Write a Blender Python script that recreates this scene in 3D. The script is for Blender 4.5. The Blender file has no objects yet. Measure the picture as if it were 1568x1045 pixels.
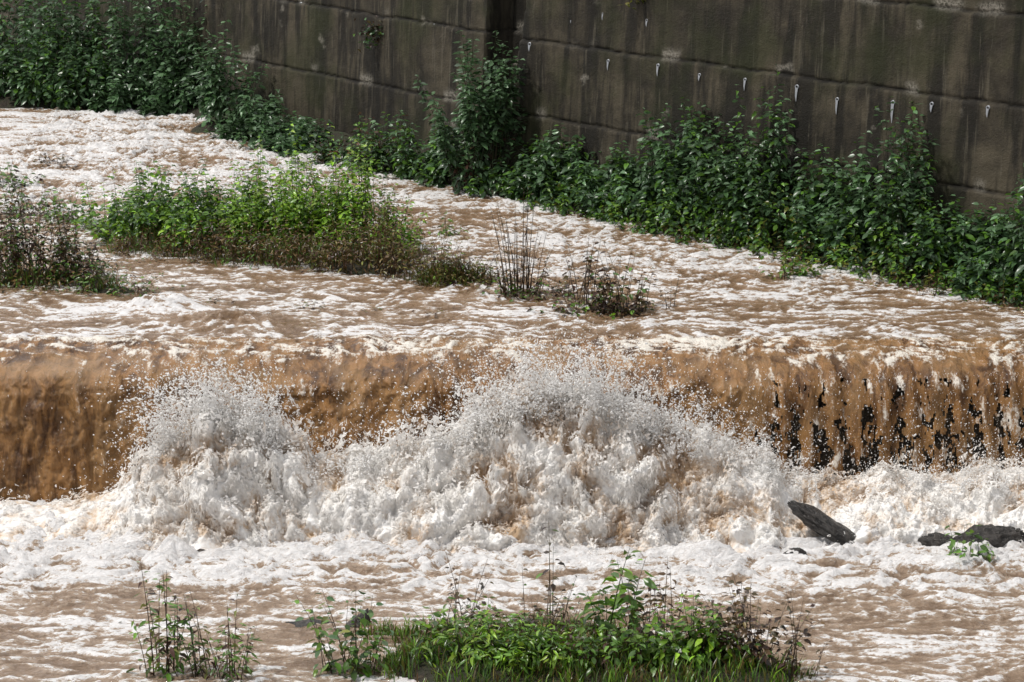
import bpy, math, numpy as np
from mathutils import Vector
R = np.random.RandomState(7)
rad = math.radians
# ------------------------------------------------------------------ noise
_p = np.random.RandomState(3).permutation(256); PERM = np.concatenate([_p,_p,_p])
_g = np.random.RandomState(4).normal(size=(256,3)); GR = _g/np.linalg.norm(_g,axis=1)[:,None]
def pn(x,y,z=0.0):
    x,y,z = np.broadcast_arrays(np.asarray(x,float),np.asarray(y,float),np.asarray(z,float))
    xi=np.floor(x).astype(int); yi=np.floor(y).astype(int); zi=np.floor(z).astype(int)
    xf=x-xi; yf=y-yi; zf=z-zi
    f=lambda t:t*t*t*(t*(t*6-15)+10)
    u,v,w=f(xf),f(yf),f(zf)
    xi&=255; yi&=255; zi&=255
    def g(a,b,c):
        h=PERM[PERM[PERM[(xi+a)&255]+((yi+b)&255)]+((zi+c)&255)]
        G=GR[h]
        return G[...,0]*(xf-a)+G[...,1]*(yf-b)+G[...,2]*(zf-c)
    def L(a,b,t): return a+(b-a)*t
    return 1.5*L(L(L(g(0,0,0),g(1,0,0),u),L(g(0,1,0),g(1,1,0),u),v),
             L(L(g(0,0,1),g(1,0,1),u),L(g(0,1,1),g(1,1,1),u),v),w)
def fbm(x,y,z=0.0,o=4,gain=.5,kind=0):
    s=0;a=1;t=0
    for i in range(o):
        k=2.03**i
        n=pn(np.asarray(x)*k+i*17.3,np.asarray(y)*k+i*9.1,np.asarray(z)*k+i*5.7)
        if kind==1: n=np.abs(n)*2-.5      # billow
        if kind==2: n=1-2*np.abs(n)      # ridge
        s=s+a*n; t+=a; a*=gain
    return s/t
def sst(a,b,x):
    t=np.clip((x-a)/(b-a),0,1); return t*t*(3-2*t)
# ------------------------------------------------------------------ mesh helpers
def mesh_np(name, V, F, mat, cols=None, floats=None, smooth=True, parent=None):
    if not isinstance(F,list): F=[F]
    me=bpy.data.meshes.new(name)
    V=np.asarray(V,np.float32)
    me.vertices.add(len(V)); me.vertices.foreach_set('co',V.ravel())
    nl=sum(f.size for f in F); npoly=sum(len(f) for f in F)
    me.loops.add(nl); me.polygons.add(npoly)
    me.loops.foreach_set('vertex_index',np.concatenate([f.ravel() for f in F]).astype(np.int32))
    ls=[];o=0
    for f in F:
        k=f.shape[1]; ls.append(o+np.arange(len(f))*k); o+=f.size
    me.polygons.foreach_set('loop_start',np.concatenate(ls).astype(np.int32))
    me.update(calc_edges=True); me.validate()
    if smooth: me.polygons.foreach_set('use_smooth',np.ones(len(me.polygons),bool))
    if cols is not None:
        a=me.attributes.new('Col','FLOAT_COLOR','POINT')
        c=np.ones((len(V),4),np.float32); c[:,:3]=cols; a.data.foreach_set('color',c.ravel())
    if floats:
        for k,v in floats.items():
            a=me.attributes.new(k,'FLOAT','POINT'); a.data.foreach_set('value',np.asarray(v,np.float32).ravel())
    me.materials.append(mat)
    ob=bpy.data.objects.new(name,me); bpy.context.collection.objects.link(ob)
    if parent: ob.parent=parent
    return ob
def grid_faces(nr,nc,mask=None,flip=False):
    i=np.arange(nr-1)[:,None]*nc+np.arange(nc-1)[None,:]
    f=np.stack([i,i+1,i+nc+1,i+nc],-1)
    if flip: f=f[...,::-1]
    f=f.reshape(-1,4)
    if mask is not None: f=f[mask[:-1,:-1].ravel()]
    return f
def grid_mesh(name,X,Y,Z,mat,floats=None,mask=None,flip=False,parent=None):
    V=np.stack([X,Y,Z],-1).reshape(-1,3)
    return mesh_np(name,V,grid_faces(*X.shape,mask=mask,flip=flip),mat,floats=floats,parent=parent)
def axis(lo,hi,step,out_lo,out_hi,n=14):
    a=np.arange(lo,hi+step/2,step)
    l=lo-np.geomspace(step,lo-out_lo,n)[::-1] if out_lo<lo else np.array([])
    h=hi+np.geomspace(step,out_hi-hi,n) if out_hi>hi else np.array([])
    return np.concatenate([l,a,h])
# ------------------------------------------------------------------ materials
def newmat(name):
    m=bpy.data.materials.new(name); m.use_nodes=True; nt=m.node_tree; nt.nodes.clear()
    out=nt.nodes.new('ShaderNodeOutputMaterial'); b=nt.nodes.new('ShaderNodeBsdfPrincipled')
    nt.links.new(b.outputs[0],out.inputs[0]); return m,nt,b,out
class N:
    def __init__(s,nt): s.nt=nt
    def coord(s,scale=(1,1,1),loc=(0,0,0)):
        t=s.nt.nodes.new('ShaderNodeTexCoord'); m=s.nt.nodes.new('ShaderNodeMapping')
        m.inputs['Scale'].default_value=scale; m.inputs['Location'].default_value=loc
        s.nt.links.new(t.outputs['Object'],m.inputs[0]); return m.outputs[0]
    def noise(s,vec,scale=5,detail=5,rough=.55,dist=0):
        n=s.nt.nodes.new('ShaderNodeTexNoise'); n.inputs['Scale'].default_value=scale
        n.inputs['Detail'].default_value=detail; n.inputs['Roughness'].default_value=rough
        n.inputs['Distortion'].default_value=dist
        s.nt.links.new(vec,n.inputs['Vector']); return n.outputs[0]
    def math(s,op,a,b=None,clamp=False):
        n=s.nt.nodes.new('ShaderNodeMath'); n.operation=op; n.use_clamp=clamp
        for i,v in enumerate([a,b]):
            if v is None: continue
            if isinstance(v,(int,float)): n.inputs[i].default_value=v
            else: s.nt.links.new(v,n.inputs[i])
        return n.outputs[0]
    def ss(s,v,a,b,lo=0,hi=1):
        n=s.nt.nodes.new('ShaderNodeMapRange'); n.interpolation_type='SMOOTHSTEP'
        s.nt.links.new(v,n.inputs[0]); n.inputs[1].default_value=a; n.inputs[2].default_value=b
        n.inputs[3].default_value=lo; n.inputs[4].default_value=hi; return n.outputs[0]
    def mix(s,f,a,b):
        n=s.nt.nodes.new('ShaderNodeMix'); n.data_type='RGBA'
        for i,v in ((0,f),(6,a),(7,b)):
            if isinstance(v,(int,float)): n.inputs[i].default_value=v
            elif isinstance(v,tuple): n.inputs[i].default_value=(*v,1)
            else: s.nt.links.new(v,n.inputs[i])
        return n.outputs[2]
    def attr(s,name,out='Fac'):
        n=s.nt.nodes.new('ShaderNodeAttribute'); n.attribute_name=name; return n.outputs[out]
    def bump(s,h,strength,dist,b):
        n=s.nt.nodes.new('ShaderNodeBump'); n.inputs['Strength'].default_value=strength; n.inputs['Distance'].default_value=dist
        s.nt.links.new(h,n.inputs['Height']); s.nt.links.new(n.outputs[0],b.inputs['Normal'])
def water_mat(name,brown1,brown2,midc,foam_glare_col=(.81,.795,.785)):
    m,nt,b,out=newmat(name); q=N(nt)
    v=q.coord((.8,1.5,1)); n1=q.noise(v,5,7,.68,.9); n2=q.noise(v,20,5,.65,.5); n3=q.noise(v,1.1,3)
    base=q.mix(q.ss(n3,.35,.65),brown1,brown2)
    f=q.attr('foam_glare')
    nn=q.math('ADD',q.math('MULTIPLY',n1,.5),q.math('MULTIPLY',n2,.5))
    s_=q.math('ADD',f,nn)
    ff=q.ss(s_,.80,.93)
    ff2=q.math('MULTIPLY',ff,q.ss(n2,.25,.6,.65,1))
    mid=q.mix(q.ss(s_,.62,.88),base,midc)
    col=q.mix(ff2,mid,foam_glare_col)  # white patches are foam plus water glare and glitter painted into the colour
    nt.links.new(col,b.inputs['Base Color'])
    nt.links.new(q.ss(ff,0,1,.07,.4),b.inputs['Roughness'])
    b.inputs['IOR'].default_value=1.45
    q.bump(q.math('ADD',q.math('MULTIPLY',n1,1.3),q.math('MULTIPLY',n2,.5)),1.0,.06,b)
    return m
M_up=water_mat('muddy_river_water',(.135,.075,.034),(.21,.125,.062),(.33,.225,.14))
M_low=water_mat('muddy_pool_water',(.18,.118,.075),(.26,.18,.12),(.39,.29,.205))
def fall_mat():
    m,nt,b,out=newmat('falling_muddy_water'); q=N(nt)
    v=q.coord((1,.5,.26)); n1=q.noise(v,6,7,.65,.6); n2=q.noise(q.coord((1,.6,.5)),32,5,.65,.2); n3=q.noise(q.coord((1,1,.5)),1.3,4)
    base=q.mix(q.ss(n1,.36,.62),(.058,.023,.005),(.27,.135,.045))
    base=q.mix(q.math('MULTIPLY',q.ss(n3,.42,.66),.55),base,(.34,.20,.085))
    ff=q.ss(q.math('ADD',q.attr('foam_glare'),q.math('ADD',q.math('MULTIPLY',n1,.4),q.math('MULTIPLY',n2,.6))),.77,.97)
    col=q.mix(ff,base,(.74,.69,.61))
    nt.links.new(col,b.inputs['Base Color']); b.inputs['Roughness'].default_value=.10; b.inputs['IOR'].default_value=1.42
    q.bump(q.math('ADD',n1,q.math('MULTIPLY',n2,.45)),1.0,.06,b); return m
M_fall=fall_mat()
def foam_mat(name='churning_foam',trans=.2):
    m,nt,b,out=newmat(name); q=N(nt)
    n1=q.noise(q.coord(),1.5,8,.62,.8); n2=q.noise(q.coord((1,1,.7)),12,6,.65,.6); n4=q.noise(q.coord(),60,3,.65)
    t=q.math('ADD',q.attr('foam_glare'),q.math('ADD',q.math('MULTIPLY',q.math('SUBTRACT',n1,.5),3.2),q.math('MULTIPLY',q.math('SUBTRACT',n2,.5),1.3)))
    col=q.mix(q.ss(t,-.25,.66),(.62,.45,.29),(.96,.94,.91))
    nt.links.new(col,b.inputs['Base Color']); b.inputs['Roughness'].default_value=.6
    q.bump(q.math('ADD',q.math('ADD',n1,n2),q.math('MULTIPLY',n4,.35)),.6,.05,b)
    t=nt.nodes.new('ShaderNodeBsdfTranslucent'); nt.links.new(col,t.inputs[0])
    mx=nt.nodes.new('ShaderNodeMixShader'); mx.inputs[0].default_value=trans
    nt.links.new(b.outputs[0],mx.inputs[1]); nt.links.new(t.outputs[0],mx.inputs[2]); nt.links.new(mx.outputs[0],out.inputs[0])
    return m
M_foam=foam_mat('churning_foam',.12); M_veil=foam_mat('spray_veil',.45)
def drop_mat():
    m,nt,b,out=newmat('spray_droplets')
    b.inputs['Base Color'].default_value=(.97,.96,.945,1); b.inputs['Roughness'].default_value=.2
    t=nt.nodes.new('ShaderNodeBsdfTranslucent'); t.inputs[0].default_value=(.97,.96,.945,1)
    mx=nt.nodes.new('ShaderNodeMixShader'); mx.inputs[0].default_value=.42
    nt.links.new(b.outputs[0],mx.inputs[1]); nt.links.new(t.outputs[0],mx.inputs[2]); nt.links.new(mx.outputs[0],out.inputs[0]); return m
M_drop=drop_mat()
def leaf_mat(name,rough=.29,trans=.32):
    m,nt,b,out=newmat(name); q=N(nt)
    c=q.attr('Col','Color'); n=q.noise(q.coord(),30,3)
    col=q.mix(q.ss(n,.35,.7,0,.25),c,(.03,.05,.012))
    nt.links.new(col,b.inputs['Base Color']); b.inputs['Roughness'].default_value=rough
    t=nt.nodes.new('ShaderNodeBsdfTranslucent'); nt.links.new(col,t.inputs[0])
    mx=nt.nodes.new('ShaderNodeMixShader'); mx.inputs[0].default_value=trans
    nt.links.new(b.outputs[0],mx.inputs[1]); nt.links.new(t.outputs[0],mx.inputs[2]); nt.links.new(mx.outputs[0],out.inputs[0]); return m
M_leaf=leaf_mat('leaves')
def soil_mat():
    m,nt,b,out=newmat('wet_soil'); q=N(nt)
    n=q.noise(q.coord(),3,8,.65); n2=q.noise(q.coord(),14,5)
    c=q.mix(q.ss(n,.35,.65),(.020,.013,.007),(.022,.030,.008)); c=q.mix(q.ss(n2,.5,.75),c,(.05,.035,.018))
    nt.links.new(c,b.inputs['Base Color']); b.inputs['Roughness'].default_value=.85; q.bump(n2,1,.08,b); return m
M_soil=soil_mat()
def rock_mat(name,c1,c2,r):
    m,nt,b,out=newmat(name); q=N(nt)
    n=q.noise(q.coord((1,1,.6)),7,8,.7); c=q.mix(q.ss(n,.35,.7),c1,c2)
    nt.links.new(c,b.inputs['Base Color']); b.inputs['Roughness'].default_value=r; q.bump(n,1,.08,b); return m
M_rock=rock_mat('wet_rock',(.010,.009,.008),(.060,.052,.045),.22)
M_weir=rock_mat('weir_stone',(.018,.012,.007),(.11,.078,.045),.3)
def wall_mat():
    m,nt,b,out=newmat('stained_concrete'); q=N(nt)
    a=q.noise(q.coord(),1.0,9,.68,.3); st=q.noise(q.coord((1,1,.12)),2.6,7,.65); fine=q.noise(q.coord(),24,7,.75)
    st2=q.noise(q.coord((1,1,.06),(7,3,1)),9,4,.6); pat=q.noise(q.coord((1,1,1),(31,3,1)),.6,7,.6)
    c=q.mix(q.ss(a,.32,.68),(.026,.022,.016),(.088,.074,.050))
    c=q.mix(q.ss(st,.42,.58,0,.85),c,(.011,.010,.008))
    c=q.mix(q.ss(st2,.58,.68,0,.5),c,(.12,.106,.078))
    c=q.mix(q.ss(pat,.46,.64,0,.6),c,(.030,.034,.012))
    c=q.mix(q.ss(fine,.58,.76,0,.6),c,(.13,.118,.09))
    c=q.mix(q.ss(fine,.44,.26,0,.7),c,(.006,.005,.004))
    g=q.attr('groove_and_shade')
    c=q.mix(g,c,(.005,.004,.003))
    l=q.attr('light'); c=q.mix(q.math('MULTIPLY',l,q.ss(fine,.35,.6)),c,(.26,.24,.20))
    nt.links.new(c,b.inputs['Base Color']); b.inputs['Roughness'].default_value=.75; b.inputs['Specular IOR Level'].default_value=.2
    q.bump(q.math('ADD',q.math('MULTIPLY',a,.4),q.math('MULTIPLY',fine,.6)),1,.04,b); return m
M_wall=wall_mat()
def plain(name,c,r=.5):
    m,nt,b,out=newmat(name); q=N(nt); n=q.noise(q.coord(),20,4)
    nt.links.new(q.mix(n,tuple(x*.5 for x in c),c),b.inputs['Base Color']); b.inputs['Roughness'].default_value=r; return m
M_pipe=plain('pale_wet_pipe',(.38,.40,.43),.25)
# ------------------------------------------------------------------ retaining wall
C0=np.array([0.0,47.97]); DR=np.array([.686,-.728]); DL=np.array([.63,-.777])
def wall_xy(u,off):
    u=np.asarray(u,float)
    d=np.where(u[...,None]>0,DR,DL)
    nrm=np.stack([d[...,1],-d[...,0]],-1)
    return C0+d*u[...,None]+nrm*np.asarray(off)[...,None]
WH=6.2
us=axis(-16,16,.035,-40,34,10); zs=np.arange(-.6,WH+.01,.025)
U,Z=np.meshgrid(us,zs)
off=-.045*Z+.02*pn(U*.7,Z*.7,2)+.006*pn(U*6,Z*6,4)
gro=np.zeros_like(U); lig=np.zeros_like(U)
for k,zl in enumerate([.05,1.44,2.83,4.22,5.6]):
    wob=zl+.035*pn(U*1.1,k*3.1)+.02*pn(U*9,k*2.2)
    chip=.5+.5*pn(U*2.2,k*7.7)
    gro=np.maximum(gro,np.exp(-((Z-wob)/.024)**2)*(.35+.65*sst(.3,.6,chip)))
    off-=.04*np.exp(-((Z-wob)/.025)**2)
    off+=.04*sst(wob+.012,wob-.012,Z)
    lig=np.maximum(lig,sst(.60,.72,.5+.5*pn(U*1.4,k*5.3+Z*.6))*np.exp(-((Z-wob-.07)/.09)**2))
for ul in np.arange(-30,30,2.44):
    gro=np.maximum(gro,np.exp(-((U-ul-.01*pn(Z*4,ul))/.025)**2)*.65*sst(.3,.6,.5+.5*pn(Z*1.3,ul)))
for k in range(5):
    for ul in np.arange(-30,30,1.22):
        gro=np.maximum(gro,np.exp(-((U-ul-.15*k)/.018)**2)*.3*((Z>1.39*k+.05)&(Z<1.39*k+1.44)))
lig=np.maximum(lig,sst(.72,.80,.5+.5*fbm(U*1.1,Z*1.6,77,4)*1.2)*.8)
e0=-.80+.02*pn(Z*3,1); e1=-.12+.14*Z
rec=sst(e0-.03,e0+.03,U)*(1-sst(e1-.04,e1+.04,U))
off-=.55*rec; gro=np.maximum(gro,rec*.6)  # recess set back and also tinted dark, its shade put into the colour
off+=.10*sst(e1-.04,e1+.04,U)
P=wall_xy(U,off)
grid_mesh('concrete_retaining_wall',P[...,0],P[...,1],Z,M_wall,{'groove_and_shade':gro,'light':lig})
ub=np.array([-40,-.01,.01,34.]); top=wall_xy(ub,np.full(4,-.32)); back=wall_xy(ub,np.full(4,-80.))
V=[(*p,WH-.02) for p in top]+[(*p,WH+1.0) for p in back]
mesh_np('embankment_ground',V,np.array([[0,1,5,4],[1,2,6,5],[2,3,7,6]]),M_soil,smooth=False)
def weep(items):
    V=[];F=[]
    for (u,z,o,sc) in items:
        p=wall_xy(np.array([u]),np.array([-.045*z+o]))[0]; d=DR if u>0 else DL; n=np.array([d[1],-d[0]])
        r=.028*sc;b=len(V);L=.05
        for k in range(10):
            a=2*math.pi*k/10
            for (rr,l) in ((r,-.05),(r,L),(r*.7,L),(r*.7,-.02)):
                q=p+d*rr*math.cos(a)+n*l; V.append((q[0],q[1],z+rr*math.sin(a)-.2*l))
        for k in range(10):
            k2=(k+1)%10
            for j in range(3): F.append((b+4*k+j,b+4*k2+j,b+4*k2+j+1,b+4*k+j+1))
        w=.022*sc;hh=(.08+.15*R.rand())*sc;b=len(V)
        for s_,zz,oo in ((-w,0,.05),(w,0,.05),(-w*.7,-hh*.6,.06),(w*.6,-hh*.6,.06),(-.004,-hh,.055),(.004,-hh,.055)):
            q=p+d*s_+n*oo; V.append((q[0],q[1],z-.02+zz))
        F.append((b,b+1,b+3,b+2)); F.append((b+2,b+3,b+5,b+4))
    mesh_np('weep_hole_pipes',V,np.array(F),M_pipe)
it=[]
for k in range(0,13):
    if R.rand()<.9: it.append((.62+1.05*k+.10*R.randn(),2.66+.07*R.randn(),.19,R.uniform(.9,1.6)))
for u in (1.6,2.4,3.5,6.1): it.append((u,3.45+.05*R.randn(),.13,R.uniform(.6,1.1)))
for k in range(12):
    if R.rand()<.85: it.append((-1.3-1.15*k+.10*R.randn(),2.72+.07*R.randn(),.04,R.uniform(.9,1.5)))
weep(it)
# ------------------------------------------------------------------ ground (river bed + banks + islands)
def walldist(x,y):
    dr=(x-C0[0])*-.728+(y-C0[1])*-.686
    dl=(x-C0[0])*-.777+(y-C0[1])*-.63
    return np.where(x>0,dr,dl)
ISL=[(-5.6,42.6,1.7,1.1,.14),(-3.6,41.8,1.6,1.2,.15),(-2.2,40.7,1.2,.8,.13),(-.9,39.7,.8,.4,.07),(-7.6,39.9,1.2,.7,.13),(-6.2,39.0,.6,.3,.06),
     (1.6,37.7,.5,.2,.02),(-10.5,57.8,5,1.7,.45),(-6.1,54.0,1.0,1.0,.3)]
def ground_z(x,y):
    d=walldist(x,y)
    z=-.40+.75*sst(2.1,.2,d+.35*pn(x*.9,y*.9,5))
    for (a,b,rx,ry,h) in ISL:
        z=np.maximum(z,-.40+(h+.40)*np.exp(-(((x-a)/rx)**2+((y-b)/ry)**2)**1.5*.9))
    return z+.05*pn(x*2,y*2,8)
gx=axis(-13,13,.1,-90,60,10); gy=np.concatenate([np.arange(36.1,62,.1),np.geomspace(62.5,140,12)])
X,Y=np.meshgrid(gx,gy)
grid_mesh('river_bank',X,Y,ground_z(X,Y),M_soil)
def gz_low(x,y):
    z=-2.5+0*x
    for (a,b,rx,ry,h) in [(.1,28.2,2.2,1.2,.70),(1.9,27.6,1.9,1.4,.72),(-1.2,29.2,.9,.4,.54),(.9,29.2,1.5,.5,.57)]:
        z=np.maximum(z,-2.5+h*np.exp(-(((x-a)/rx)**2+((y-b)/ry)**2)**1.5*.9))
    return z+.07*pn(x*2.2,y*2.2,8)+.02*pn(x*7,y*7,3)
gx=axis(-9,9,.08,-400,400,14); gy=axis(20,34,.08,-300,35.15,8)
X,Y=np.meshgrid(gx,gy); grid_mesh('ground',X,Y,gz_low(X,Y),M_soil)
xs=np.arange(-30,16,.05); prof=np.array([(37.0,-.6),(36.0,-.2),(35.4,-.24),(35.0,-.36),(34.90,-.7),(34.84,-1.1),(34.82,-1.6),(34.8,-2.6)])
t=np.linspace(0,len(prof)-1,80)
X,T=np.meshgrid(xs,t); Yw=np.interp(T,range(len(prof)),prof[:,0]); Zw=np.interp(T,range(len(prof)),prof[:,1])
Yw=Yw-.12*fbm(X*2.2,Zw*2.5,1,5,kind=1)*sst(-.3,-.6,Zw)
grid_mesh('weir',X,Yw,Zw,M_weir,flip=True)
# ------------------------------------------------------------------ upper river surface
YL=36.0
wx=axis(-10,10,.030,-60,13,12); wy=np.concatenate([np.arange(YL,41,.03),np.arange(41,62,.045),np.geomspace(62.2,120,12)])
X,Y=np.meshgrid(wx,wy)
def upper(X,Y):
    wxp=X+.45*pn(X*.8,Y*.8,3); wyp=Y+.45*pn(X*.8,Y*.8,13)
    rap=sst(-1,-4,X)*sst(43.5,46,Y)
    mid=sst(-2.5,-.5,X)*sst(37.5,40.5,Y)
    amp=.6+.55*mid+1.2*rap
    a=fbm(wxp*1.0,wyp*.9,1,3)
    r=fbm(wxp*1.8,wyp*3.6,4,4,.58,kind=2)
    c=fbm(wxp*5,wyp*10,7,3)
    lipr=sst(37.4,36.0,Y)
    z=.06*a*amp+.080*r*amp+.034*c*(amp+.3)+lipr*.05*fbm(X*2.2,Y*1.6,9,4,kind=1)
    z+=.20*np.exp(-((X+5.3)/.55)**2-((Y-37.9)/.35)**2)*(1+.5*c)
    z+=.10*np.exp(-((X+4.3)/.9)**2-((Y-37.0)/.4)**2)*(1+.8*r)
    z+=.07*np.exp(-((X-1.9)/1.2)**2-((Y-36.4)/.3)**2)*r
    z+=.10*sst(47,58,Y)*sst(0,-4,X)
    foam_glare=.18+.06*rap+.05*mid+.38*(r-.25)+.16*a+.32*c+.02*lipr  # real foam, with painted surface glare mixed into the same mask
    foam_glare+=.08*np.exp(-((X+5.0)/1.1)**2-((Y-37.6)/.5)**2)
    foam_glare+=.24*fbm(X*.4,Y*1.5,33,3)
    return z-.02,foam_glare
Zu,Fo=upper(X,Y)
grid_mesh('river_water',X,Y,Zu,M_up,{'foam_glare':Fo})
pr=np.array([(YL,-.02),(35.7,-.03),(35.4,-.07),(35.15,-.14),(34.95,-.25),(34.80,-.42),(34.69,-.68),(34.60,-1.0),(34.53,-1.35),(34.46,-1.75),(34.40,-2.2)])
seg=np.concatenate([[0],np.cumsum(np.hypot(*np.diff(pr,axis=0).T))])
ss_=np.arange(0,seg[-1],.019); py=np.interp(ss_,seg,pr[:,0]); pz=np.interp(ss_,seg,pr[:,1])
k=np.ones(11)/11; py2=np.convolve(np.pad(py,5,'edge'),k,'valid'); pz2=np.convolve(np.pad(pz,5,'edge'),k,'valid'); py2[0]=YL; pz2[0]=-.02
fx=axis(-9,9,.018,-60,13,12)
X,S=np.meshgrid(fx,ss_); Yf=np.interp(S,ss_,py2)+0*X; Zf=np.interp(S,ss_,pz2)+0*X
z0,f0=upper(X,YL-S)
bl=sst(1.5,.2,S); Zf=Zf+bl*(z0+.02)
big=fbm(X*.55,S*.4,61,3)
Yf-=.22*big*sst(.4,1.2,S); Zf+=.08*big*sst(.2,.8,S)*sst(2.2,1.2,S)
thin=sst(3.1,3.7,X+.1*pn(S*2,5))
fl=sst(.7,1.3,S)
warp=.35*pn(X*1.1,S*.9,9)
st=fbm(X*2.0+warp,S*.75,2,5,kind=2); st2=fbm(X*8+warp,S*2.0,3,3)
lump=fbm(X*2.2,S*2.0,6,5,.55,kind=1)
bul=.13*st+.035*st2+.15*lump*(1-thin)
col=np.cos(2*math.pi*(X-3.8)/.36+1.4*pn(X*1.3,S*.5,8))
bul=bul*(1-.5*thin)+thin*.04*col
Yf=Yf-fl*bul-.05*fl
Yf=Yf-.10*sst(-5,-6.5,X)*fl
crestw=sst(1.15,.45,S)
foam_glare=(f0-.01+.06*lump)*crestw+(1-crestw)*(.06+.24*(st-.35)+.30*st2+.16*lump)
foam_glare+=.10*np.exp(-((S-.8-.3*pn(X*1.5,4))/.35)**2)*(st2*.7+.5)
foam_glare+=thin*(1-crestw)*(.07+.12*st2)
nh=1.1*pn(X*6,S*3.2,21)+.9*pn(X*15,S*7,33)+.6*pn(X*34,S*14,43)
hole=(thin>.5)&((col*.40+nh)<(-.74+.60*sst(1.1,2.2,S)))&(S>1.15)
grid_mesh('weir_waterfall',X,Yf,Zf,M_fall,{'foam_glare':foam_glare},mask=~hole)
# ------------------------------------------------------------------ crest profile of splash
cp=np.array([(-60,-1.95),(-6.2,-1.93),(-5.5,-1.75),(-5.1,-1.4),(-4.9,-1.0),(-4.36,-.60),(-3.8,-.54),(-3.2,-.76),(-2.83,-1.25),(-2.4,-1.22),(-1.84,-1.12),(-1.3,-1.02),(-.76,-.76),(-.2,-.48),(.41,-.32),
 (1.05,-.28),(1.5,-.48),(1.95,-.70),(2.5,-.90),(2.94,-1.05),(3.5,-1.24),(3.9,-1.52),(4.65,-1.60),(5.1,-1.48),(6,-1.50),(6.7,-1.38),(7.1,-1.48),(9,-1.5),(13,-1.5)])
def crest(x): return np.interp(x,cp[:,0],cp[:,1])
wx=axis(-9,9,.027,-300,12,14); wy=np.sort(np.concatenate([[-250.],np.geomspace(1,22,6),np.arange(25.5,34.75,.027)]))
X,Y=np.meshgrid(wx,wy)
def lower(X,Y):
    wxp=X+.4*pn(X*.9,Y*.9,3); wyp=Y+.35*pn(X*.9,Y*.9,13)
    b=sst(29.6,32.0,Y+.8*pn(X*.5,3)); b2=sst(31.6,32.6,Y)
    bl=fbm(wxp*1.2,wyp*2.8,1,5,.55,kind=1); r=fbm(wxp*1.1,wyp*3.6,4,5,.55,kind=2); c=fbm(wxp*5,wyp*9,7,3)
    z=-2.02+(.035+.17*b+.10*b2)*bl+.062*r*(.75+.5*b)+.026*c+.06*fbm(X*.7,Y*.9,2,2)
    foam_glare=.125+.08*b+.34*(r-.1)+.30*c+.30*b*bl+.30*fbm(X*.32,Y*1.7,22,4)  # pool foam, also carrying painted white glare on the ripples
    foam_glare+=.07*np.exp(-((Y-31.2+.35*pn(X*.6,1))/.5)**2)+.15*b2
    return z,foam_glare
Zl,Fl=lower(X,Y)
grid_mesh('river_pool_water',X,Y,Zl,M_low,{'foam_glare':Fl})
# ------------------------------------------------------------------ splash mound
splash=bpy.data.objects.new('whitewater_splash',None); bpy.context.collection.objects.link(splash)
mx_=np.arange(-8.5,8.8,.016); tt=np.linspace(0,1,180)
def mound(X,T,seed=0):
    h=(crest(X+.3*pn(X*1.2,seed)+.12*pn(X*4,seed))+2.15)*(1+.12*pn(X*3,seed+7))
    up=sst(0,.78,T+.20*pn(X*1.1,seed+4)+.06*pn(X*3.5,seed+9))**.9; dn=1-.45*sst(.8,1.05,T)
    Yb=32.35+2.1*T-.25*sst(.3,1.9,h)*sst(0,.5,T); Zb=-2.14+h*up*dn
    k=(.25+.85*np.clip(h/1.6,0,1))
    w1=fbm(X*.9,Yb*.9,Zb*.9+seed,3); w2=fbm(X*.9+9,Yb*.9,Zb*.9+seed,3); w3=fbm(X*.9+39,Yb*.9,Zb*.9+seed,3)
    b1=fbm(X*1.3+.9*w1,Yb*1.3+.7*w2,Zb*1.3+.7*w3+seed,5,.5,kind=1)
    b2=fbm(X*2.4+w1,Yb*1.5,Zb*1.6+seed+5+w2,4,.5,kind=1)
    jag=fbm(X*6+w3,Yb*5,seed+Zb*4,5,.65)
    env=sst(0,.12,T)*sst(1.15,.9,T)
    Zo=Zb+env*k*(.24*b1+.16*b2+.10*jag)+.05
    Yo=Yb-env*k*(.30*b1+.14*b2+.10*jag)
    Xo=X+env*k*.14*fbm(X*2.2,Yb*2.2,Zb*2.2+50,4,.5)
    f=.42+.6*b1+.4*jag+.3*b2
    return Xo,Yo,Zo,f,k*env
X,T=np.meshgrid(mx_,tt)
Xo,Yo,Zo,f,kk=mound(X,T)
grid_mesh('foam_body',Xo,Yo,Zo,M_foam,{'foam_glare':f},parent=splash)
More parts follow.
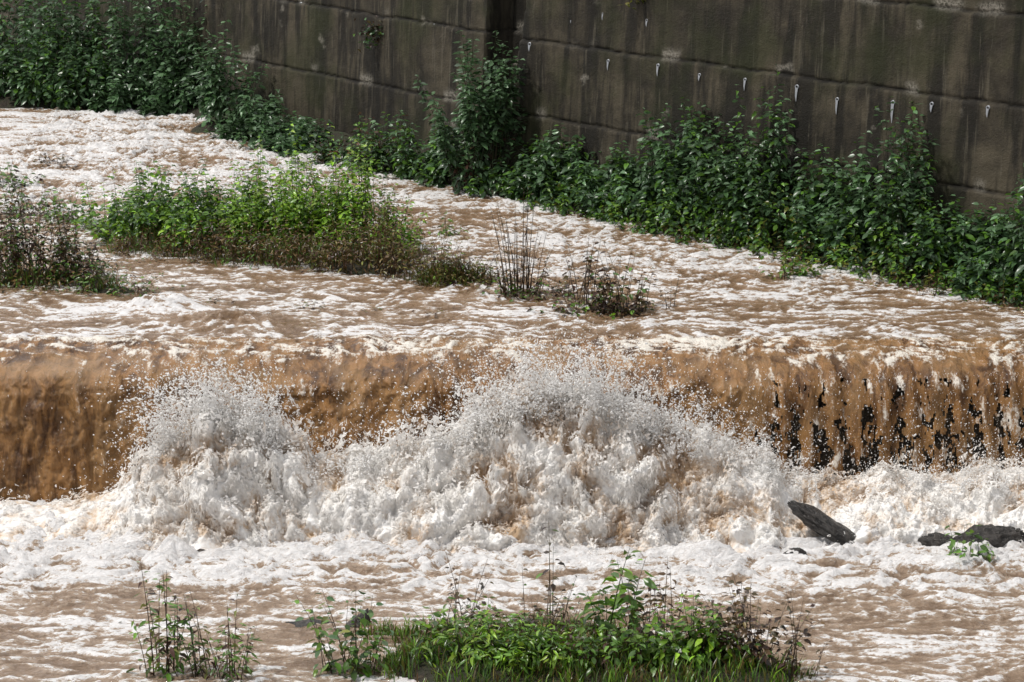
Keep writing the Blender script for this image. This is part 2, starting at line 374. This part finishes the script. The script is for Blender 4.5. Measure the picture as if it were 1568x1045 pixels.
# ragged lacy sheets of torn water standing off the body (real holes, no transparency)
def blur(a,n,ax):
    k=np.ones(n)/n; return np.apply_along_axis(lambda r:np.convolve(np.pad(r,n//2,'edge'),k,'valid'),ax,a)
Xb,Yb_,Zb_=[blur(blur(a,25,0),25,1) for a in (Xo,Yo,Zo)]
du=[np.gradient(a,axis=1) for a in (Xb,Yb_,Zb_)]; dv=[np.gradient(a,axis=0) for a in (Xb,Yb_,Zb_)]
nn=np.cross(np.stack(du,-1),np.stack(dv,-1)); nn/=np.linalg.norm(nn,axis=-1,keepdims=True)+1e-9
if nn[...,2].mean()<0: nn=-nn
for i,(d,thr) in enumerate([(.035,.05),(.085,.17),(.16,.27),(.26,.35)]):
    m=.3+.7*kk
    mod=(1+1.1*fbm(Xo*2.4,Yo*2.4+i*.35,Zo*1.6,4,.6))*m
    dd=d*mod; upf=sst(.2,.75,T)
    jit=.010*m
    VX=Xb*.5+Xo*.5+nn[...,0]*dd+jit*R.randn(*Xo.shape)*.7; VY=Yo+nn[...,1]*dd*.7+jit*R.randn(*Xo.shape)*.7; VZ=Zo+nn[...,2]*dd+.7*dd*upf+jit*R.randn(*Xo.shape)*.7
    n=.9*fbm(VX*3.2+i*3,VY*3.2,VZ*1.8,5,.72)+.55*fbm(VX*17,VY*17,VZ*9+i*7,3,.7)
    mask=(n>thr+.25*(1-np.clip(kk*1.3,0,1))-.05*upf)&(T>.06)
    fo=f+.2
    V=np.stack([VX,VY,VZ],-1).reshape(-1,3); F=grid_faces(*VX.shape,mask=mask)
    used=np.unique(F); rem=np.full(len(V),-1); rem[used]=np.arange(len(used))
    mesh_np('torn_water_%d'%i,V[used],rem[F],M_veil,floats={'foam_glare':fo.ravel()[used]},parent=splash)
# ------------------------------------------------------------------ droplets
OV=np.array([(1,0,0),(-1,0,0),(0,1,0),(0,-1,0),(0,0,1),(0,0,-1)],float)
OF=np.array([(0,2,4),(2,1,4),(1,3,4),(3,0,4),(2,0,5),(1,2,5),(3,1,5),(0,3,5)])
def drops(name,P,r,D,stretch,parent=None):
    n=len(P)
    Vt=OV[None]*r[:,None,None]*(1+.35*R.randn(n,6,1)).clip(.4,1.8)
    D=D/np.linalg.norm(D,axis=1)[:,None]
    dot=(Vt*D[:,None,:]).sum(-1,keepdims=True)
    Vt=Vt+D[:,None,:]*dot*(stretch[:,None,None]-1)
    V=(P[:,None,:]+Vt).reshape(-1,3); F=(OF[None]+6*np.arange(n)[:,None,None]).reshape(-1,3)
    return mesh_np(name,V,F,M_drop,parent=parent)
P=[];Rr=[];Dd=[];St=[]
w=np.clip(crest(mx_)+1.95,0.02,None)**1.3; w/=w.sum()
jx=list(R.choice(mx_,420,p=w))+list(R.uniform(-4.9,-3.3,70))+list(R.uniform(-.6,1.8,50))
for j,x in enumerate(jx):
    h=crest(x)+2.1; t=R.uniform(.55,.9)
    y=32.35+2.1*t-.25; z=-2.1+h*R.uniform(.85,1.05)
    side=R.randn()*.45-.45*sst(-3.5,-5,x)+.3*sst(1.5,3,x)
    vx=side; vy=-.2*R.rand()-.05+.1*R.randn(); vz=1.0+.3*R.rand()
    L=(.12+.66*h*R.rand()**1.9) if j<420 else h*R.uniform(.3,.72)
    m=int(25+150*R.rand()*min(1,h/1.4))
    s=R.rand(m)**1.1
    spread=.02+.15*s
    P.append(np.stack([x+vx*L*s+spread*R.randn(m)*.6, y+vy*L*s+spread*R.randn(m)*.5, z+vz*L*s-.25*L*s*s+spread*R.randn(m)*.5],1))
    Rr.append(.0032+.013*R.rand(m)**3.0)
    Dd.append(np.stack([vx+.5*R.randn(m),vy+.3*R.randn(m),vz-1.2*s+.3*R.randn(m)],1)); St.append(1+2.0*R.rand(m)**2)
ni=16000
ix=R.choice(len(mx_),ni,p=w); it_=((.6+.4*R.beta(2.2,1.5,ni))*(len(tt)-1)).astype(int)
hh=crest(mx_[ix])+2.1; e=R.exponential(1,ni)
P.append(np.stack([Xo[it_,ix]+.05*R.randn(ni),Yo[it_,ix]-.03*R.rand(ni),Zo[it_,ix]+.12*e*hh+.02*R.randn(ni)],1))
Rr.append(.0028+.005*R.rand(ni)**3);Dd.append(R.randn(ni,3)*[.6,.4,1]);St.append(1+1.5*R.rand(ni)**2)
nf=6000
ix=R.choice(len(mx_),nf,p=w); fz=crest(mx_[ix])+.2+.42*np.abs(R.randn(nf))
P.append(np.stack([mx_[ix]+.3*R.randn(nf),R.uniform(33.4,34.3,nf),fz],1)); Rr.append(.003+.009*R.rand(nf)**3); Dd.append(R.randn(nf,3)); St.append(1+1.5*R.rand(nf))
nf=9000
fxp=R.uniform(-8,8.5,nf); fz=-.2-1.7*R.rand(nf)**1.2
fyp=np.interp(-fz,-pr[:,1],pr[:,0])-.14-.14*R.rand(nf)
kp=(R.rand(nf)<(.10+.90*sst(3.2,3.6,fxp)))
P.append(np.stack([fxp,fyp,fz],1)[kp]);Rr.append((.0025+.006*R.rand(nf)**3)[kp]);Dd.append((R.randn(nf,3)*[.1,.1,1])[kp]);St.append((1.3+2*R.rand(nf))[kp])
P=np.concatenate(P);Rr=np.concatenate(Rr);Dd=np.concatenate(Dd);St=np.concatenate(St)
drops('spray',P,Rr,Dd,St,parent=splash)
print('drops',len(P))
nc=1000
ix=R.choice(len(mx_),nc,p=w); it_=((.5+.5*R.rand(nc))*(len(tt)-1)).astype(int); hh=crest(mx_[ix])+2.1
pos=np.stack([Xo[it_,ix]+.06*R.randn(nc),Yo[it_,ix]-.10,Zo[it_,ix]+.05+.12*R.exponential(1,nc)*hh*.7],1)
drops('clots',pos,.007+.012*R.rand(nc)**2,R.randn(nc,3)*[.5,.3,1],1+1.2*R.rand(nc),parent=splash)
# ------------------------------------------------------------------ rocks
def rock(name,c,s,seed,rz=0):
    import bmesh
    bm=bmesh.new(); bmesh.ops.create_icosphere(bm,subdivisions=5,radius=1)
    V=np.array([v.co[:] for v in bm.verts]); F=np.array([[v.index for v in f.verts] for f in bm.faces]); bm.free()
    V=V*(1+.6*fbm(V[:,0]*1.4+seed,V[:,1]*1.4,V[:,2]*1.4,6,.6)[:,None]); V=V*s
    ca,sa=math.cos(rz),math.sin(rz); V=np.stack([V[:,0]*ca-V[:,2]*sa,V[:,1],V[:,0]*sa+V[:,2]*ca],1)
    return mesh_np(name,V+c,F,M_rock)
rock('wet_boulder',(4.30,32.78,-1.86),(.66,.24,.13),1,-.58)
rock('wet_boulder',(3.75,32.15,-2.02),(.16,.12,.11),8)
rock('wet_boulder',(6.35,32.65,-2.01),(.52,.20,.22),15,.15)
rock('wet_boulder',(5.75,32.7,-2.03),(.25,.15,.14),21,-.2)
rock('river_stone',(-2.45,29.6,-2.07),(.40,.16,.09),3)
rock('river_stone',(.15,29.4,-1.98),(.2,.15,.10),4)
rock('river_stone',(.75,29.3,-1.98),(.25,.16,.10),9)
V=[(-2.2,29.6,-2.12),(-1.85,29.75,-2.06),(-1.76,29.6,-1.80),(-1.72,29.55,-2.0),(-2.15,29.4,-2.12),(-1.8,29.4,-2.12)]
mesh_np('driftwood_slab',V,np.array([[0,1,2],[0,2,4],[4,2,3],[4,3,5],[1,3,2],[1,5,3]]),M_rock,smooth=False)
# ------------------------------------------------------------------ plants
LV=np.array([(0,0,0),(.33,0,-.03),(.68,0,-.02),(1,0,-.14),(.30,.25,.06),(.66,.20,.04),(.30,-.25,.06),(.66,-.20,.04)])
LT=np.array([(0,6,1),(0,1,4),(2,7,3),(2,3,5)]); LQ=np.array([(1,6,7,2),(1,2,5,4)])
class Plant:
    def __init__(s): s.V=[];s.T=[];s.Q=[];s.C=[];s.n=0
    def add(s,V,T,Q,C):
        s.V.append(V); s.C.append(C)
        if T is not None: s.T.append(T+s.n)
        if Q is not None: s.Q.append(Q+s.n)
        s.n+=len(V)
    def leaves(s,P,az,el,size,col,width=1.0):
        n=len(P)
        d=np.stack([np.cos(az)*np.cos(el),np.sin(az)*np.cos(el),np.sin(el)],1)
        sd=np.stack([-np.sin(az),np.cos(az),0*az],1)+np.stack([0*az,0*az,.5*R.randn(n)],1)
        sd/=np.linalg.norm(sd,axis=1)[:,None]; up=np.cross(d,sd)
        w=LV[None,:,1]*width
        V=P[:,None]+size[:,None,None]*(LV[None,:,0:1]*d[:,None]+w[...,None]*sd[:,None]+LV[None,:,2:3]*up[:,None]*(1+.8*R.randn(n,1,1)))
        b=8*np.arange(n)[:,None,None]
        s.add(V.reshape(-1,3),(LT[None]+b).reshape(-1,3),(LQ[None]+b).reshape(-1,4),np.repeat(col,8,0))
    def stems(s,B,H,lean,r,col,seg=5):
        n=len(B); t=np.linspace(0,1,seg+1)
        pts=B[:,None]+np.stack([lean[:,0:1]*t**1.6,lean[:,1:2]*t**1.6,H[:,None]*t],-1)
        a=np.arange(3)*2*math.pi/3; ring=np.stack([np.cos(a),np.sin(a),0*a],1)
        rr=r[:,None]*(1-.75*t)[None]
        V=pts[:,:,None,:]+rr[:,:,None,None]*ring[None,None]
        q=[]
        for i in range(seg):
            for k in range(3): q.append((3*i+k,3*i+(k+1)%3,3*i+3+(k+1)%3,3*i+3+k))
        Q=(np.array(q)[None]+(3*(seg+1))*np.arange(n)[:,None,None]).reshape(-1,4)
        s.add(V.reshape(-1,3),None,Q,np.repeat(col,3*(seg+1),0))
    def build(s,name):
        F=[]
        if s.T: F.append(np.concatenate(s.T))
        if s.Q: F.append(np.concatenate(s.Q))
        return mesh_np(name,np.concatenate(s.V),F,M_leaf,cols=np.concatenate(s.C))
def colv(cols,n,var=.3):
    cols=np.array(cols); c=cols[R.randint(0,len(cols),n)]
    return (c*(1+var*R.randn(n,1)).clip(.35,1.9)).clip(.003,.6)
def bush(pl,cx,cy,rx,ry,h,ns,nl,size,cols,gz=ground_z,tmin=.15,width=1.0,stemcol=((.05,.04,.02),(.035,.05,.015)),lean=.3,sr=.009):
    a=R.rand(ns)*2*math.pi; q=np.sqrt(R.rand(ns)); bx=cx+.75*rx*q*np.cos(a); by=cy+.75*ry*q*np.sin(a)
    H=h*np.sqrt(1-.75*q**2)*R.uniform(.60,1.15,ns)
    ln=np.stack([np.cos(a)*q*rx*.45+lean*.5*R.randn(ns),np.sin(a)*q*ry*.45+lean*.4*R.randn(ns)],1)
    B=np.stack([bx,by,gz(bx,by)-.05],1)
    pl.stems(B,H,ln,np.full(ns,sr)*(.6+.4*H/h),colv(stemcol,ns))
    N_=ns*nl; si=np.repeat(np.arange(ns),nl); t=tmin+(1-tmin)*np.tile((np.arange(nl)+.5)/nl,ns)**.85
    t=(t+.03*R.randn(N_)).clip(tmin*.8,1)
    P=B[si]+np.stack([ln[si,0]*t**1.6,ln[si,1]*t**1.6,H[si]*t],1)
    az=np.tile(np.arange(nl)*2.4,ns)+R.rand(ns)[si]*6.28+.4*R.randn(N_)
    off=.16*R.rand(N_)*min(1,h)*(1.15-t)
    P[:,0]+=np.cos(az)*off; P[:,1]+=np.sin(az)*off
    el=-.15-.5*R.rand(N_)+.75*(t-.5)
    sz=size*(.55+.6*R.rand(N_))*(1.1-.45*t**3)
    c=colv(cols,N_,.28)*(1+.22*R.randn(ns,1)).clip(.5,1.6)[si]
    pl.leaves(P,az,el,sz,c,width)
BLUEG=[(.078,.148,.064),(.10,.185,.085),(.055,.113,.041),(.125,.205,.11)]
GREEN=[(.080,.175,.022),(.105,.22,.026),(.063,.14,.018),(.14,.24,.032)]
BRIGHT=[(.17,.33,.020),(.22,.38,.028),(.13,.28,.018),(.26,.38,.04)]
BROWN=[(.14,.078,.034),(.19,.11,.044),(.09,.050,.026),(.17,.125,.044)]
MAROON=[(.06,.026,.02),(.08,.04,.022),(.04,.022,.015),(.09,.065,.022)]
OLIVE=[(.16,.17,.034),(.20,.175,.04),(.12,.14,.022)]
def wy_(x): return 47.97-1.061*x if x>0 else 47.97-1.233*x
for lst in [[(.55,.8,1.0),(1.0,.75,1.35),(1.75,.85,.9),(2.3,.85,1.15),(2.75,.9,1.9)],[(3.3,.9,2.05),(3.75,.85,1.75),(4.25,.9,2.6),(5.0,.9,1.45)],[(5.6,.9,1.6),(6.2,.85,2.6),(6.9,.9,1.2)],[(7.5,.9,1.1),(8.15,.9,2.2),(8.9,.9,2.1),(9.8,.9,1.9)]]:
    pl=Plant()
    for (x,o,h) in lst:
        bush(pl,x,wy_(x)-o,.56,.6,h,30,38,.19,BLUEG+GREEN[:1],lean=.34)
        bush(pl,x+.1,wy_(x)-o-.75,.6,.45,h*.5,24,20,.15,GREEN+BLUEG[:2]+([OLIVE[0]] if R.rand()<.5 else []))
    pl.build('riverbank_shrub')
pl=Plant()
for x in np.arange(1.2,9.2,.28): bush(pl,x,wy_(x)-2.0+.3*R.randn(),.34,.26,.30+.4*R.rand(),10,10,.11,GREEN+OLIVE+MAROON[:1]+BRIGHT[:1],lean=.28)
for x in (2.9,4.6,6.6,7.4): bush(pl,x,wy_(x)-2.2,.4,.3,.75,14,10,.10,MAROON+BROWN+OLIVE,lean=.28,width=.7,stemcol=BROWN)
pl.build('riverside_weeds')
pl=Plant(); bush(pl,-.62,47.3,.75,.5,2.8,42,46,.20,BLUEG,tmin=.50,sr=.016,lean=.42); bush(pl,-.6,47.2,.5,.4,1.6,16,24,.16,BLUEG+MAROON[:1]); pl.build('tall_riverside_shrub')
pl=Plant()
for (x,y,r,h) in [(-3.7,50.0,.6,1.0),(-3.0,49.4,.55,1.25),(-2.4,49.0,.6,1.45),(-1.8,48.6,.5,1.1),(-1.3,48.1,.5,1.1),(-.2,46.9,.5,.6),(.25,46.7,.4,.5)]:
    bush(pl,x,y,r,.5,h,22,28,.165,BLUEG+GREEN[:2]+(MAROON[:2] if x<-2.6 else []))
bush(pl,-2.6,48.9,.5,.3,1.7,10,8,.14,MAROON,tmin=.5,stemcol=MAROON)
pl.build('riverbank_shrub')
for lst in [[(-12.6,59.3,1.6,1.2,3.9),(-11.3,58.6,1.3,1.1,3.5),(-10.2,58.0,1.0,.9,2.9)],[(-9.4,57.6,.9,.8,2.4),(-8.6,57.3,.9,.8,3.0),(-7.6,56.6,.9,.8,2.9),(-7.0,56.2,.6,.6,2.1)],[(-6.1,53.8,.65,.6,2.2),(-5.5,52.8,.6,.5,1.15),(-4.8,51.8,.6,.5,1.35),(-4.3,51.1,.5,.4,1.0)],
            [(-12,57.2,1,.6,1.8),(-10.8,57,.9,.6,1.4),(-9.6,56.5,.8,.5,1.4),(-8.5,56.2,.7,.5,1.4),(-7.6,55.8,.7,.4,1.1)]]:
    pl=Plant()
    for (x,y,rx,ry,h) in lst: bush(pl,x,y,rx,ry,h,int(27*max(1,rx)),34,.21,BLUEG+([GREEN[0]] if x<-9 else []))
    pl.build('riverbank_shrub')
pl=Plant()
for (x,y,r,h) in [(-7.0,43.9,.6,1.4),(-6.4,43.7,.6,1.6),(-5.8,43.3,.6,1.4),(-5.2,43.0,.6,1.2),(-4.6,42.9,.6,1.3),(-6.5,42.9,.5,.9),(-5.9,42.5,.5,.85),(-5.2,42.2,.5,.9)]:
    bush(pl,x,y,r,.55,h,26,28,.15,GREEN+BRIGHT[:2]+BLUEG[:1])
pl.build('island_shrub')
pl=Plant()
for (x,y,r,h) in [(-4.2,43.2,.6,1.9),(-3.6,42.8,.6,2.0),(-3.0,42.5,.6,1.9),(-2.5,42.2,.55,1.8),(-1.95,41.8,.45,1.2),(-3.7,42.0,.6,1.3),(-3.0,41.8,.6,1.3),(-4.4,42.2,.5,1.2)]:
    bush(pl,x,y,r,.5,h,34,32,.13,BRIGHT+GREEN[1:2],lean=.25)
pl.build('bright_green_shrub')
pl=Plant()
for (x,y,r,h) in [(-6.2,41.8,.5,.6),(-5.5,41.5,.5,.75),(-4.9,41.3,.55,.9),(-4.2,41.0,.55,.95),(-3.5,40.8,.55,.95),(-2.8,40.5,.55,1.0),(-2.2,40.4,.5,1.4),(-1.7,40.1,.5,1.2),(-1.2,39.7,.45,.9),(-.7,39.6,.4,.6),(-.25,39.4,.35,.5)]:
    bush(pl,x,y,r,.45,h,44,15,.10,BROWN*2+MAROON[:2]+(OLIVE if x>-3 else GREEN[:2])+(OLIVE+BRIGHT[:1] if x>-1.5 else []),width=.6,stemcol=BROWN,sr=.008,lean=.28,tmin=.08)
pl.build('dead_weeds')
pl=Plant()
for (x,y,r,h) in [(-8.3,39.9,.6,1.7),(-7.7,39.9,.6,1.6),(-7.1,39.7,.5,1.3),(-6.7,39.5,.4,.9)]:
    bush(pl,x,y,r,.5,h,38,20,.12,MAROON+BROWN[:2]+GREEN[:3],width=.8,stemcol=MAROON,sr=.008)
for (x,y,r,h) in [(-8,39.2,.6,.75),(-7.3,39.1,.6,.65),(-6.6,38.8,.5,.6),(-6.0,38.8,.5,.6),(-5.6,38.7,.4,.4)]: bush(pl,x,y,r,.35,h,30,14,.10,GREEN+BROWN+MAROON[:1],width=.8,sr=.006,tmin=.05)
pl.build('river_weed_clump')
def wz(x,y): return 0*x-.08
pl=Plant()
bush(pl,.12,38.75,.42,.3,1.75,36,7,.08,MAROON+BROWN,width=.7,stemcol=MAROON,tmin=.3,sr=.012,lean=.18,gz=wz)
bush(pl,.25,38.7,.7,.35,.6,44,10,.10,MAROON+GREEN[:2],stemcol=MAROON,gz=wz,sr=.007)
pl.build('dead_stems')
pl=Plant()
bush(pl,1.05,38.1,.45,.3,1.15,24,6,.13,MAROON+BROWN[:1],stemcol=MAROON,tmin=.45,sr=.011,gz=wz)
bush(pl,1.7,37.6,.5,.3,1.2,26,7,.13,MAROON+BROWN[:1]+GREEN[:1],stemcol=MAROON,tmin=.35,sr=.011,gz=wz)
bush(pl,1.4,37.6,.85,.3,.45,50,9,.12,MAROON*2+GREEN[:2]+BRIGHT[:1],stemcol=MAROON,gz=wz,sr=.007)
bush(pl,2.35,37.9,.2,.2,.75,5,4,.10,MAROON,stemcol=MAROON,gz=wz,tmin=.4)
pl.build('dead_stems')
pl=Plant(); bush(pl,4.5,39.95,.35,.2,.65,18,10,.13,GREEN+OLIVE,gz=wz); bush(pl,-1.1,43.2,.2,.15,.6,7,7,.14,GREEN,gz=wz); bush(pl,7.3,38.7,.4,.2,.5,14,9,.12,GREEN+OLIVE,gz=wz)
pl.build('water_sprig')
pl=Plant(); bush(pl,-9.6,47.6,.6,.3,.7,18,8,.15,GREEN+MAROON[:1],gz=wz,tmin=.4);bush(pl,-8.9,49.8,.5,.3,.55,14,8,.14,MAROON+GREEN[:1],gz=wz); bush(pl,-8.0,44.5,.5,.3,.7,16,9,.14,GREEN,gz=wz); bush(pl,-9,45,.8,.3,.8,22,9,.14,GREEN+MAROON,gz=wz); pl.build('water_sprig')
pl=Plant()
for (x,y,h) in [(-3.1,37.9,.35),(-2.9,37.7,.25),(-1.2,37.4,.22),(-1.0,37.3,.2),(.9,37.1,.18),(-2.0,37.8,.2),(-4.4,38.2,.25),(.3,37.2,.15)]:
    bush(pl,x,y,.2,.1,h,8,3,.08,MAROON+OLIVE[:1],stemcol=MAROON,gz=wz,sr=.006,tmin=.5)
bush(pl,-4.75,38.1,.3,.1,.16,18,7,.10,GREEN,gz=wz)
pl.build('emerging_twigs')
def wallplant(u,z,s,n,cols):
    p=wall_xy(np.array([u]),np.array([.05]))[0]; pl=Plant()
    d=DR if u>0 else DL; nn=np.array([d[1],-d[0]])
    P=np.stack([p[0]+s*.5*R.randn(n)+nn[0]*.12*R.rand(n),p[1]+nn[1]*.2*R.rand(n),z+s*.45*R.randn(n)],1)
    pl.leaves(P,R.rand(n)*6.28,-.6*R.rand(n),.12*(.6+.6*R.rand(n)),colv(cols,n)); return pl.build('wall_plant')
wallplant(-4.25,2.5,.28,140,GREEN[:1]+MAROON+BLUEG); wallplant(3.3,3.85,.2,40,OLIVE); wallplant(-10,3.1,.5,90,BLUEG)
def grass(pl,cx,cy,rx,ry,n,h,cols,gz,patch=0):
    a=R.rand(n)*6.28;q=np.sqrt(R.rand(n)); x=cx+rx*q*np.cos(a); y=cy+ry*q*np.sin(a)
    if patch:
        m=(.5+.7*fbm(x*1.8,y*2.4,14,3)+.35*(1-q))>R.rand(n)*.5+.3; x=x[m];y=y[m];n=len(x)
    z=gz(x,y)-.02
    H=h*R.uniform(.4,1.3,n)*(.55+.9*(.5+.5*pn(x*3,y*3,4))); la=R.rand(n)*6.28; l=H*R.uniform(.2,.9,n); w=.005+.006*R.rand(n)
    d=np.stack([np.cos(la),np.sin(la),0*la],1); s=np.stack([-np.sin(la),np.cos(la),0*la],1)*w[:,None]
    B=np.stack([x,y,z],1); M=B+d*l[:,None]*.35; M[:,2]+=H*.65; T=B+d*l[:,None]; T[:,2]+=H
    V=np.stack([B-s,B+s,M+s*.8,M-s*.8,T],1).reshape(-1,3); b=5*np.arange(n)[:,None]
    c=colv(cols,n)*(1+.8*pn(x*2.5,y*2.5,9))[:,None].clip(.3,1.6)
    pl.add(V,np.array([[3,2,4]])+b,np.array([[0,1,2,3]])+b,np.repeat(c,5,0))
pl=Plant()
for (x,y,rx,ry,n) in [(.1,28.3,1.9,1.0,6500),(1.9,27.9,1.7,1.1,5500),(-1.3,29.2,.8,.25,1100),(.3,29.1,1.3,.3,1500)]: grass(pl,x,y,rx,ry,n,.18,BRIGHT[:2]+OLIVE+GREEN*2+BROWN,gz_low,1)
pl.build('grass')
pl=Plant()
for (x,y,rx,ry,n) in [(-3.5,41.1,2.0,.5,2500),(-5.6,42,1.2,.6,1500),(-7.3,39.2,1.2,.4,1500),(-1.2,39.7,.9,.35,1500)]: grass(pl,x,y,rx,ry,n,.26,OLIVE+GREEN+BROWN,ground_z)
pl.build('grass')
G=gz_low
pl=Plant(); bush(pl,1.25,28.4,.42,.25,1.45,8,11,.27,GREEN+BRIGHT[:1],gz=G,tmin=.45,width=.75,sr=.013); bush(pl,1.8,28.3,.55,.3,1.3,18,9,.12,MAROON+BROWN,gz=G,tmin=.4,stemcol=BROWN,sr=.011); pl.build('foreground_leafy_plant')
pl=Plant(); bush(pl,2.75,27.9,.6,.3,1.1,40,14,.12,MAROON*2+BROWN+GREEN[:1],gz=G,stemcol=MAROON); bush(pl,2.0,27.8,.6,.3,.85,30,13,.15,GREEN+BRIGHT[:2],gz=G); bush(pl,1.3,27.7,.6,.3,.7,28,12,.14,GREEN+MAROON[:1],gz=G); bush(pl,3.3,27.8,.3,.2,1.15,10,6,.09,MAROON,gz=lambda x,y:0*x-2.1,stemcol=MAROON,sr=.008); pl.build('foreground_leafy_plant')
pl=Plant(); bush(pl,-.6,28.8,.55,.25,.6,24,11,.14,GREEN+BRIGHT[:2],gz=G); bush(pl,-.7,29.0,.35,.2,1.15,11,6,.09,MAROON+GREEN[:1],gz=G,tmin=.4,stemcol=MAROON,sr=.009); bush(pl,-.3,28.0,.8,.3,.55,34,16,.18,BRIGHT+GREEN,gz=G,width=.5); bush(pl,.4,27.8,.6,.3,.6,26,13,.16,BRIGHT+GREEN,gz=G,width=.6)
bush(pl,.3,28.7,1.0,.3,.8,24,6,.09,MAROON+GREEN[:1],gz=G,tmin=.3,stemcol=MAROON,sr=.008)
bush(pl,.9,28.2,1.6,.5,.6,44,8,.11,MAROON+BROWN+GREEN[:2],gz=G,tmin=.2,stemcol=BROWN,sr=.007,width=.7)
pl.build('foreground_leafy_plant')
pl=Plant(); bush(pl,.45,29.3,.12,.1,1.4,3,7,.12,MAROON+GREEN[:2],gz=G,tmin=.35,stemcol=MAROON,sr=.011,lean=.15);bush(pl,.1,29.2,.6,.2,.5,16,5,.08,MAROON+GREEN[:2],gz=G,stemcol=MAROON,sr=.006); pl.build('thin_twig')
Gw=lambda x,y:0*x-2.1
pl=Plant(); bush(pl,-1.9,28.0,.5,.3,1.15,18,12,.16,GREEN+BLUEG[:1]+OLIVE[:1],gz=Gw,tmin=.15,stemcol=MAROON,sr=.010); pl.build('foreground_leafy_plant')
pl=Plant(); bush(pl,-4.05,27.9,.25,.2,1.65,11,19,.15,GREEN+MAROON[:2]+OLIVE[:1],gz=Gw,tmin=.12,width=.7,stemcol=MAROON,lean=.22,sr=.012); bush(pl,-3.4,27.8,.65,.3,1.15,24,14,.13,GREEN+MAROON[:2]+OLIVE[:1],gz=Gw,tmin=.12,width=.6,stemcol=MAROON,sr=.010); pl.build('foreground_weed')
pl=Plant(); bush(pl,6.0,31.95,.3,.15,.75,9,9,.15,GREEN,gz=Gw,tmin=.35,stemcol=MAROON); pl.build('water_sprig')
pl=Plant(); bush(pl,-5.0,29.8,.2,.1,.25,7,5,.09,MAROON+GREEN[:1],gz=Gw,stemcol=MAROON,sr=.006); pl.build('emerging_twigs')
# ------------------------------------------------------------------ light
sd=np.array([-.96,-.28]); sd/=np.linalg.norm(sd); el=rad(60)
w=bpy.data.worlds.new('World'); bpy.context.scene.world=w; w.use_nodes=True; nt=w.node_tree; nt.nodes.clear()
o=nt.nodes.new('ShaderNodeOutputWorld'); bg=nt.nodes.new('ShaderNodeBackground'); sky=nt.nodes.new('ShaderNodeTexSky')
sky.sky_type='NISHITA'; sky.sun_disc=False; sky.sun_elevation=el; sky.sun_rotation=math.atan2(sd[0],sd[1]); sky.dust_density=2.5
tc=nt.nodes.new('ShaderNodeTexCoord'); nz=nt.nodes.new('ShaderNodeTexNoise'); nz.inputs['Scale'].default_value=3.2; nz.inputs['Detail'].default_value=6
nt.links.new(tc.outputs['Generated'],nz.inputs['Vector'])
mr=nt.nodes.new('ShaderNodeMapRange'); nt.links.new(nz.outputs[0],mr.inputs[0]); mr.inputs[1].default_value=.36; mr.inputs[2].default_value=.56; mr.inputs[3].default_value=.35; mr.inputs[4].default_value=1
dp=nt.nodes.new('ShaderNodeVectorMath'); dp.operation='DOT_PRODUCT'; nt.links.new(tc.outputs['Generated'],dp.inputs[0]); dp.inputs[1].default_value=(-.33,.83,.45)
cm=nt.nodes.new('ShaderNodeMapRange'); nt.links.new(dp.outputs['Value'],cm.inputs[0]); cm.inputs[1].default_value=-.2; cm.inputs[2].default_value=1; cm.inputs[3].default_value=7; cm.inputs[4].default_value=18
cc=nt.nodes.new('ShaderNodeVectorMath'); cc.operation='SCALE'; cc.inputs[0].default_value=(.99,.99,1.01); nt.links.new(cm.outputs[0],cc.inputs['Scale'])
mx=nt.nodes.new('ShaderNodeMix'); mx.data_type='RGBA'; nt.links.new(mr.outputs[0],mx.inputs[0]); nt.links.new(sky.outputs[0],mx.inputs[6]); nt.links.new(cc.outputs[0],mx.inputs[7])
nt.links.new(mx.outputs[2],bg.inputs[0]); bg.inputs[1].default_value=.10; nt.links.new(bg.outputs[0],o.inputs[0])
L=bpy.data.lights.new('sun','SUN'); L.energy=2.7; L.angle=rad(3.0); L.color=(1,.965,.91)
lo=bpy.data.objects.new('sun',L); bpy.context.collection.objects.link(lo)
v=Vector((sd[0]*math.cos(el),sd[1]*math.cos(el),math.sin(el))); lo.rotation_euler=v.to_track_quat('Z','Y').to_euler()
# ------------------------------------------------------------------ camera
cam=bpy.data.cameras.new('camera'); co=bpy.data.objects.new('camera',cam); bpy.context.collection.objects.link(co)
co.location=(0,0,9); co.rotation_euler=(rad(90-14.1),0,0); cam.sensor_width=36; cam.lens=90.07; cam.clip_end=1500; cam.clip_start=.5
s=bpy.context.scene; s.camera=co; s.view_settings.view_transform='Standard'; s.view_settings.look='None'; s.view_settings.exposure=0
